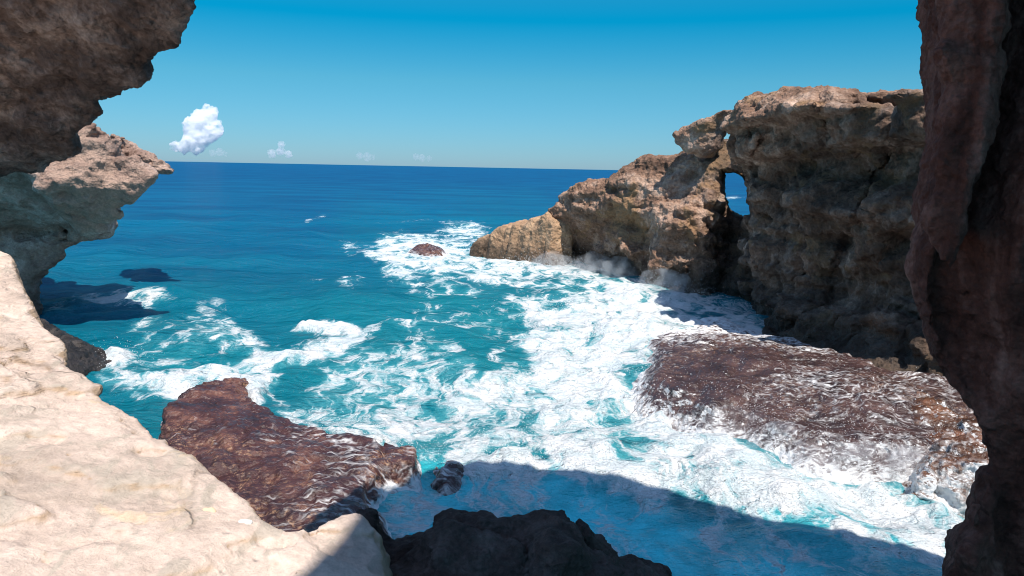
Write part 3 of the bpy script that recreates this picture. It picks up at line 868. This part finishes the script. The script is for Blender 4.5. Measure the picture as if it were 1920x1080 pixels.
def ledge_noise(x, y, z, seed):
    f = 0.042 * fbm(x / 1.0, y / 1.1, z / 1.1, 5, seed)
    s = z - LED(x, y) + 0.12 * fbm(x / 1.5, y / 1.5, z * 0, 3, seed + 5)
    f += 0.07 * vnoise(s / 0.12, x * 0.4, y * 0.4, seed + 9) * sstep(-0.08, -0.2, s)
    f += 0.05 * sstep(0.06, 0.1, fbm(x / 0.9 - y * .4, y / 0.6, z * 0, 4, seed + 15))
    left = sstep(-4.0, -5.0, x)
    f += left * 0.08 * vnoise((z + 0.15 * y) / 0.16, x * 0.5, y * 0.5, seed + 23)
    return f
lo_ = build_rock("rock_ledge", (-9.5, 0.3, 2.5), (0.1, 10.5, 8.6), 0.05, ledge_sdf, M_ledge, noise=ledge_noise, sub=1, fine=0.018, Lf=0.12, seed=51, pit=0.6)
tag(lo_, "broad sunlit pinkish beige ledge with a ragged rim, sloping down at lower left", "rock ledge")

# dark sill at the bottom
sl = [(520, 1300), (548, 1085), (600, 1040), (640, 1000), (672, 968), (700, 985), (732, 1020), (762, 1006), (800, 990), (835, 978), (850, 974), (872, 984), (905, 986), (935, 990), (962, 986), (1000, 978), (1022, 966), (1042, 961), (1062, 966), (1080, 982), (1110, 1008), (1140, 1022), (1172, 1046), (1210, 1072), (1260, 1100), (1320, 1300)]
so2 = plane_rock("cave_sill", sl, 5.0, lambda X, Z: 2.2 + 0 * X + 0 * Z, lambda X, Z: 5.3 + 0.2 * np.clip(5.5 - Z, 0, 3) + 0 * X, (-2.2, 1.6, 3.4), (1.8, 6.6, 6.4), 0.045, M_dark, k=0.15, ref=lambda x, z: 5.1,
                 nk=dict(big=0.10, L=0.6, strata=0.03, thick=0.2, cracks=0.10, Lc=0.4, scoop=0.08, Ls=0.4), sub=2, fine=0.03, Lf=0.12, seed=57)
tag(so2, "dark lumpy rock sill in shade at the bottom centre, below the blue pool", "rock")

# right pillar and an unseen roof slab shaped to cast the shade
pl = [(1690, -900), (1708, -60), (1713, 20), (1717, 60), (1722, 105), (1728, 150), (1730, 200), (1727, 250), (1729, 320), (1719, 372), (1717, 420), (1722, 480), (1731, 520), (1746, 560), (1757, 600), (1770, 650), (1782, 690), (1790, 738), (1804, 772), (1816, 800), (1826, 840), (1836, 862), (1848, 898), (1826, 915), (1824, 940), (1806, 962), (1802, 990), (1780, 1030), (1765, 1058), (1750, 1085), (1700, 1180), (1650, 1400), (3400, 1400), (3400, -900)]
def pl_front(X, Z):
    # a deep cleft splits the pillar from top to bottom
    zc = np.array([4.0, 5.0, 6.16, 6.6, 7.2, 8.0, 9.1, 11, 14]); xc = np.array([4.2, 3.9, 3.55, 3.38, 3.25, 3.32, 3.38, 3.5, 3.6])
    c = X - np.interp(Z, zc, xc) + 0.04 * np.sin(Z * 2.7)
    w = 0.10 + 0.07 * np.exp(-((Z - 7.0) / 0.6) ** 2)
    f = 5.1 + (0.12 + 0.43 * sstep(6.2, 6.8, Z)) * np.exp(-(np.abs(c) / w) ** 3) - 0.10 * sstep(0.1, 0.22, c)
    e = c + 0.26 + 0.10 * sstep(7.6, 6.4, Z)
    return f - 0.09 * np.exp(-(e / 0.07) ** 2) + 0.05 * np.sin(Z * 1.3 + 1)
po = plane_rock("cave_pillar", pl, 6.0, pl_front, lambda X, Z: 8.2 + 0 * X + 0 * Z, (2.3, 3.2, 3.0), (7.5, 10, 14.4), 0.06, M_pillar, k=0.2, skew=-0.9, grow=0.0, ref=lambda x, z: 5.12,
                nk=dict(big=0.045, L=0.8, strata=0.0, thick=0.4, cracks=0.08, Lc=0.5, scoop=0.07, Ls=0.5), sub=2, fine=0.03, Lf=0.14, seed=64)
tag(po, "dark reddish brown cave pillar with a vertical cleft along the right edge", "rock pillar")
ROOFZ = 14.2
def cast(p):
    """the point at the roof's underside whose shadow falls on p"""
    k = (ROOFZ - p[2]) / SUND[2]
    return (p[0] + SUND[0] * k, p[1] + SUND[1] * k)
roof_xy = [cast(at_ledge(*p)) for p in [(470, 1180), (545, 1085), (605, 1030), (672, 968)]]
roof_xy = [(roof_xy[0][0] - 0.2, -11)] + roof_xy
roof_xy += [cast(at_z(px, py, z)) for px, py, z in [(565, 1000, .6), (610, 955, .6), (655, 932, .6), (705, 892, .6), (760, 884, .5), (800, 872, .1), (880, 872, 0), (1000, 878, 0), (1130, 892, 0), (1250, 916, 0), (1400, 962, 0), (1560, 1006, 0), (1750, 1032, 0)]]
roof_xy += [(roof_xy[-1][0] + 6, roof_xy[-1][1] - 1), (24, -1), (24, -11)]
Tr = Table2D(roof_xy, 3.0, 0.1)
def roof_sdf(X, Y, Z):
    sh = np.broadcast_shapes(X.shape, Y.shape, Z.shape)
    kx, ky = SUND[0] / SUND[2], SUND[1] / SUND[2]      # sides cut along the sun to hold the shade's edge
    return smax(Tr(np.broadcast_to(X - kx * (Z - ROOFZ), sh), np.broadcast_to(Y - ky * (Z - ROOFZ), sh)), np.abs(Z - 15.4) - 1.2, 0.2)
ro = build_rock("shade_roof", (-3, -11, 13.2), (25, 14, 17.4), 0.2, roof_sdf, M_pillar, nk=dict(big=0.25, L=2, strata=0.0, cracks=0.0), sub=0, fine=0.05, seed=66)
ro.parent = po
ro.matrix_parent_inverse = po.matrix_world.inverted() if False else Matrix.Translation(-po.location)

# ------------------------------------------------------------------ reefs at the waterline
def plan_rock(name, outline_px, zt, ztop, lo, hi, h, mat, foamfn=None, k=0.3, skirt=0.6, **kw):
    pts = [tuple(at_z(p[0], p[1], zt)[:2]) for p in outline_px]
    T = Table2D(pts, 3.0, 0.05)
    def f(X, Y, Z):
        sh = np.broadcast_shapes(X.shape, Y.shape)
        d2 = T(np.broadcast_to(X, sh), np.broadcast_to(Y, sh))
        return smax(d2 - skirt * np.clip(zt - Z, 0, 2), Z - ztop(X, Y, d2), k)
    ob = build_rock(name, lo, hi, h, f, mat, **kw)
    me = ob.data
    co = np.empty(len(me.vertices) * 3, F32); me.vertices.foreach_get("co", co); co = co.reshape(-1, 3) + np.array(ob.location, F32)
    a = me.attributes.new("foam", 'FLOAT', 'POINT')
    a.data.foreach_set("value", (foamfn(co[:, 0], co[:, 1], co[:, 2], T(co[:, 0], co[:, 1])) if foamfn else np.zeros(len(co))).astype(F32))
    return ob

rf = [(316, 772), (345, 748), (400, 727), (440, 716), (460, 714), (470, 724), (462, 738), (476, 756), (500, 780), (560, 800), (620, 822), (700, 838), (778, 853), (770, 880), (712, 893), (700, 905), (688, 930), (712, 975), (730, 1000), (700, 1060), (480, 1060), (400, 960), (330, 890), (300, 830)]
def reef_foam(x, y, z, d):
    px, py = project(x, y, z)
    streak = sstep(420, 620, px) * 0.30
    return -0.10 + 0.75 * streak + 0.35 * sstep(0.25, 0.05, z) + 0.15 * sstep(880, 960, py)
r1 = plan_rock("brown_reef", rf, 0.3, lambda X, Y, d: 0.58 + 0.06 * np.clip(-d, 0, 2.5), (-13, 11.5, -0.8), (-1.5, 29.5, 2.0), 0.09, M_reef, reef_foam, k=0.35,
               nk=dict(big=0.17, L=1.0, strata=0.0, cracks=0.10, Lc=1.0), sub=1, fine=0.07, Lf=0.3, seed=72)
tag(r1, "flat reddish brown weedy reef washed by thin white water, below the sunlit ledge", "reef")

sh_ = [(1235, 628), (1290, 592), (1345, 580), (1420, 610), (1520, 640), (1640, 690), (1800, 720), (1900, 760), (1900, 880), (1840, 872), (1740, 852), (1660, 846), (1590, 842), (1520, 832), (1450, 806), (1410, 786), (1340, 776), (1290, 752), (1240, 728), (1222, 700), (1240, 668)]
def shelf_top(X, Y, d):
    return 0.85 + 0.08 * np.clip(-d, 0, 4) - 0.55 * sstep(28, 36, Y)
def shelf_foam(x, y, z, d):
    px, py = project(x, y, z)
    a = 0.22 + 0.25 * sstep(680, 600, py) - 0.06 * sstep(1480, 1640, px) - 0.30 * np.exp(-((px - 1350) / 130) ** 2 - ((py - 690) / 60) ** 2) - 0.22 * np.exp(-((px - 1480) / 120) ** 2 - ((py - 780) / 35) ** 2)
    return a + 0.35 * sstep(0.55, 0.15, z)
r2 = plan_rock("mussel_shelf", sh_, 0.7, shelf_top, (3.5, 17, -0.8), (19, 44, 2.2), 0.1, M_shelf, shelf_foam, k=0.3, skirt=1.1,
               nk=dict(big=0.26, L=1.5, strata=0.0, cracks=0.12, Lc=1.3), sub=1, fine=0.06, Lf=0.35, seed=77)
tag(r2, "wide dark mussel covered shelf with foam draining off its edge, under the arch cliff", "reef")

rs = [(1690, 745), (1720, 730), (1760, 745), (1800, 770), (1850, 800), (1870, 900), (1840, 880), (1790, 868), (1745, 862), (1730, 830), (1740, 800), (1700, 770)]
def rust_foam(x, y, z, d):
    return 0.12 + 0.25 * sstep(0.9, 0.4, z)
r3 = plan_rock("rust_boulder", rs, 0.95, lambda X, Y, d: 1.05 + 0.12 * np.clip(-d, 0, 2), (9, 17, -0.8), (19, 31, 3.0), 0.09, M_rust, rust_foam, k=0.4,
               nk=dict(big=0.30, L=0.9, strata=0.0, cracks=0.22, Lc=0.7), sub=1, fine=0.09, Lf=0.3, seed=83)
tag(r3, "rust orange wet rocks on the shelf end, at the foot of the dark pillar", "boulder")

def small_rock(name, outline, zt, rise, mat, label, seed, cat="rock", nkb=0.2):
    P = np.array([at_z(p[0], p[1], zt) for p in outline])
    l, h_ = P.min(0) - 0.8, P.max(0) + 0.8
    sz_ = max(h_[0] - l[0], h_[1] - l[1])
    ob = plan_rock(name, outline, zt, lambda X, Y, d: zt + rise * np.clip(-d, 0, 1.5) ** 0.8, (l[0], l[1], -0.8), (h_[0], h_[1], zt + rise * 1.6 + 0.7), max(0.07, sz_ / 110), mat,
                   lambda x, y, z, d: 0.05 + 0.3 * sstep(0.5, 0.2, z), k=0.3, nk=dict(big=nkb, L=1.0, strata=0.0, cracks=0.15, Lc=0.8), sub=1, fine=0.07, Lf=0.3, seed=seed)
    return tag(ob, label, cat)
small_rock("shore_rock", [(60, 600), (90, 602), (130, 628), (170, 645), (205, 660), (190, 675), (150, 690), (120, 705), (60, 690)], 0.35, 0.55, M_wet, "low dark wet rock in the water behind the ledge rim at far left", 91)
small_rock("surf_rock", [(768, 468), (785, 462), (820, 464), (838, 470), (820, 477), (785, 476)], 0.35, 0.4, M_reef, "small purple brown rock awash in foam off the seaward rock point", 93)
small_rock("surf_rock", [(820, 868), (842, 862), (868, 866), (872, 884), (850, 892), (824, 886)], 0.15, 0.35, M_reef, "small brown rock in white foam off the end of the brown reef", 95)

# ------------------------------------------------------------------ loose stones on the ledge
def pebble(px, py, size, mat, label, seed):
    d = ray(px, py)
    c = at_ledge(px, py)
    def f(X, Y, Z):
        return (np.sqrt(((X - c[0]) / 1.3) ** 2 + ((Y - c[1]) / 0.9) ** 2 + ((Z - c[2]) / 0.55) ** 2) - size) * 0.6
    ob = build_rock("pebble", c - size * 1.7, c + size * 1.7, size / 9, f, mat, noise=lambda x, y, z, s: size * 0.4 * fbm(x / size / 1.2, y / size / 1.2, z / size / 1.2, 2, s), fine=0, seed=seed)
    return tag(ob, label, "stone")
def plain(name, col, rough=0.8):
    t = NT(name)
    pos = t.n("NewGeometry").outputs["Position"]
    n = t.noise(pos, 20, 5, 0.6)
    t.set(t.p.inputs["Base Color"], t.mix(n, tuple(c * 0.8 for c in col), col))
    t.p.inputs["Roughness"].default_value = rough
    t.set(t.p.inputs["Normal"], t.bump(n, 0.5, 0.01))
    return t.m
pebble(458, 980, 0.030, plain("white_stone", (0.85, 0.83, 0.80)), "small white pebble lying near the rim of the sunlit ledge", 3)
pebble(392, 958, 0.045, plain("tan_stone", (0.70, 0.52, 0.36)), "flat tan stone chip on the sunlit ledge, left of the white pebble", 4)

# ------------------------------------------------------------------ clouds
def cloud(name, blobs, dist, label, dens, seed, group=None, lo_n=0.34):
    pts = []
    for px, py, r in blobs:
        c = at_y(px, py, dist); pts.append((c[0], c[1] + 0.3 * r * dist / FPX * math.sin(px * 3.1), c[2], r * dist / FPX))
    P = np.array(pts)
    c0, R0 = P[:, :3].mean(0), P[:, 3].max()
    lo, hi = (P[:, :3] - P[:, 3:] * 1.5).min(0), (P[:, :3] + P[:, 3:] * 1.5).max(0)
    h = (hi - lo).max() / 110
    def f(X, Y, Z):
        d = None
        for x, y, z, r in P:
            q = np.sqrt((X - x) ** 2 + (Y - y) ** 2 + (Z - z) ** 2) - r
            d = q if d is None else smin(d, q, R0 * 0.3)
        return d / (R0 * 0.6)
    ob = build_rock(name, lo, hi, h, f, None or M_tmp, noise=lambda x, y, z, s: 0.45 * fbm(x / R0 * 1.5, y / R0 * 1.5, z / R0 * 1.5, 3, s, 0.6) + 0.75 * (worley(x / R0 * 1.4, y / R0 * 1.4, z / R0 * 1.4, s)[0] - 0.5) + 0.4 * (worley(x / R0 * 3.3, y / R0 * 3.3, z / R0 * 3.3, s + 1)[0] - 0.5), fine=0, seed=seed)
    m = bpy.data.materials.new("cloud_" + str(seed)); m.use_nodes = True
    t = m.node_tree; t.nodes.remove(t.nodes["Principled BSDF"])
    pv = t.nodes.new("ShaderNodeVolumePrincipled")
    pv.inputs["Color"].default_value = (1, 1, 1, 1); pv.inputs["Density"].default_value = dens / R0; pv.inputs["Anisotropy"].default_value = 0.2
    tc = t.nodes.new("ShaderNodeTexCoord")
    nz = t.nodes.new("ShaderNodeTexNoise"); nz.inputs["Scale"].default_value = 1.7 / R0; nz.inputs["Detail"].default_value = 5; nz.inputs["Roughness"].default_value = 0.62
    t.links.new(tc.outputs["Object"], nz.inputs["Vector"])
    mr = t.nodes.new("ShaderNodeMapRange"); mr.interpolation_type = 'SMOOTHSTEP'
    for k_, q_ in ((1, lo_n), (2, lo_n + 0.4), (3, 0.0), (4, dens / R0)): mr.inputs[k_].default_value = q_
    t.links.new(nz.outputs[0], mr.inputs[0]); t.links.new(mr.outputs[0], pv.inputs["Density"])
    t.links.new(pv.outputs[0], t.nodes["Material Output"].inputs["Volume"])
    ob.data.materials.clear(); ob.data.materials.append(m)
    return tag(ob, label, "cloud", group)
M_tmp = bpy.data.materials.new("tmp")
cloud("cumulus_cloud", [(390, 215, 17), (378, 225, 18), (402, 240, 15), (362, 236, 17), (390, 250, 20), (372, 258, 20), (355, 262, 16), (348, 274, 14), (330, 274, 9), (368, 278, 12)], 6000, "bright white puffy cumulus cloud above the horizon at left", 9.0, 1)
cloud("cumulus_cloud", [(528, 272, 7), (526, 284, 8), (510, 288, 8), (490, 289, 7), (540, 289, 7)], 9000, "small faint cloud tuft low on the horizon right of the white cumulus", 1.6, 2)
cloud("cumulus_cloud", [(410, 285, 8), (398, 286, 7), (421, 288, 5)], 9000, "small pale cloud scrap just under the bright white cumulus", 0.6, 5)
cloud("cumulus_cloud", [(675, 292, 7), (688, 294, 8), (700, 295, 5)], 9000, "thin pale cloud wisp on the horizon between two other small clouds", 0.6, 3)
cloud("cumulus_cloud", [(780, 294, 6), (792, 296, 7), (804, 297, 5)], 9000, "rightmost thin pale cloud wisp low over the horizon", 0.6, 4)

# ------------------------------------------------------------------ spray and drifting mist where the swell breaks
OCT = np.array([(1, 0, 0), (-1, 0, 0), (0, 1, 0), (0, -1, 0), (0, 0, 1), (0, 0, -1)], float)
OCF = np.array([(0, 2, 4), (2, 1, 4), (1, 3, 4), (3, 0, 4), (2, 0, 5), (1, 2, 5), (3, 1, 5), (0, 3, 5)])
plumes = []   # photo point on the water, height reached, half width, droplets
for px, py, hgt, wd, n in [(1020, 500, 1.3, 2.2, 1500), (1095, 500, 1.0, 2.0, 1200), (1160, 505, 1.6, 1.4, 1500), (1230, 545, 1.2, 1.5, 1300), (1290, 570, 1.3, 1.6, 1500), (1110, 580, 0.8, 2.0, 900),
                           (1225, 700, 0.8, 0.6, 500), (1290, 775, 0.9, 0.8, 900), (1370, 800, 1.2, 1.0, 1700), (1450, 830, 1.3, 1.0, 1900), (1540, 870, 1.3, 1.0, 2000), (1640, 880, 1.3, 1.0, 1800), (1740, 885, 1.3, 1.0, 1600),
                           (960, 840, 0.9, 0.9, 900), (1050, 810, 0.9, 0.8, 800), (860, 860, 0.5, 0.8, 700), (640, 815, 0.35, 0.9, 500), (740, 845, 0.35, 0.8, 500), (850, 470, 0.8, 2.0, 700), (200, 675, 0.5, 1.0, 500), (380, 735, 0.35, 0.8, 400)]:
    c = at_z(px, py, 0.1)
    a = rng.normal(0, wd, n); b2 = rng.normal(0, wd * 0.7, n)
    hh = np.abs(rng.normal(0, 1, n)) ** 1.3 * hgt * 0.45 * np.exp(-(a / wd / 1.6) ** 2)
    plumes.append(np.stack([c[0] + a, c[1] + b2, 0.15 + hh, rng.uniform(0.004, 0.015, n) * (0.5 + 0.5 * c[1] / 30)], 1))
P = np.concatenate(plumes)
V = (P[:, None, :3] + OCT[None] * P[:, None, 3:]).reshape(-1, 3)
Fq = (np.arange(len(P))[:, None, None] * 6 + OCF[None]).reshape(-1, 3)
M_spray = bpy.data.materials.new("spray_drops"); M_spray.use_nodes = True
M_spray.node_tree.nodes["Principled BSDF"].inputs["Base Color"].default_value = (0.85, 0.87, 0.88, 1)
M_spray.node_tree.nodes["Principled BSDF"].inputs["Roughness"].default_value = 0.5
tag(mesh_object("sea_spray", V, Fq, M_spray, base=np.zeros(3)), kind="stuff")

M_mist = bpy.data.materials.new("mist_air"); M_mist.use_nodes = True
t = M_mist.node_tree; t.nodes.remove(t.nodes["Principled BSDF"])
pv = t.nodes.new("ShaderNodeVolumePrincipled"); pv.inputs["Color"].default_value = (0.95, 0.97, 1, 1); pv.inputs["Anisotropy"].default_value = 0.3
nz = t.nodes.new("ShaderNodeTexNoise"); nz.inputs["Scale"].default_value = 0.9; nz.inputs["Detail"].default_value = 5; nz.inputs["Roughness"].default_value = 0.6
g_ = t.nodes.new("ShaderNodeNewGeometry"); t.links.new(g_.outputs["Position"], nz.inputs["Vector"])
mr = t.nodes.new("ShaderNodeMapRange"); mr.interpolation_type = 'SMOOTHSTEP'
for k_, q_ in ((1, 0.42), (2, 0.68), (3, 0.0), (4, 0.7)): mr.inputs[k_].default_value = q_
t.links.new(nz.outputs[0], mr.inputs[0]); t.links.new(mr.outputs[0], pv.inputs["Density"])
t.links.new(pv.outputs[0], t.nodes["Material Output"].inputs["Volume"])
def mist(points, zc, rad, label_seed):
    C = [at_z(px, py, 0.3) for px, py in points]
    R = np.array(rad, float)
    lo = np.min(C, 0) - R * 1.4; hi = np.max(C, 0) + R * 1.4
    lo[2], hi[2] = -0.3, zc + R[2] * 1.5
    def f(X, Y, Z):
        d = None
        for c in C:
            q = (np.sqrt(((X - c[0]) / R[0]) ** 2 + ((Y - c[1]) / R[1]) ** 2 + ((Z - zc) / R[2]) ** 2) - 1) * R[2]
            d = q if d is None else smin(d, q, 0.4)
        return d
    ob = build_rock("mist", lo, hi, 0.2, f, M_mist, noise=lambda x, y, z, s: 0.45 * fbm(x / 0.9, y / 0.9, z / 0.9, 3, s), fine=0, seed=label_seed)
    tag(ob, kind="stuff")
mist([(1290, 775), (1370, 812), (1450, 842), (1540, 872), (1640, 882), (1740, 885)], 0.35, (1.0, 0.55, 0.75), 101)
mist([(1040, 498), (1110, 500), (1170, 508)], 0.4, (2.0, 1.5, 0.9), 103)
mist([(1245, 545), (1300, 565)], 0.5, (1.6, 1.6, 1.3), 104)
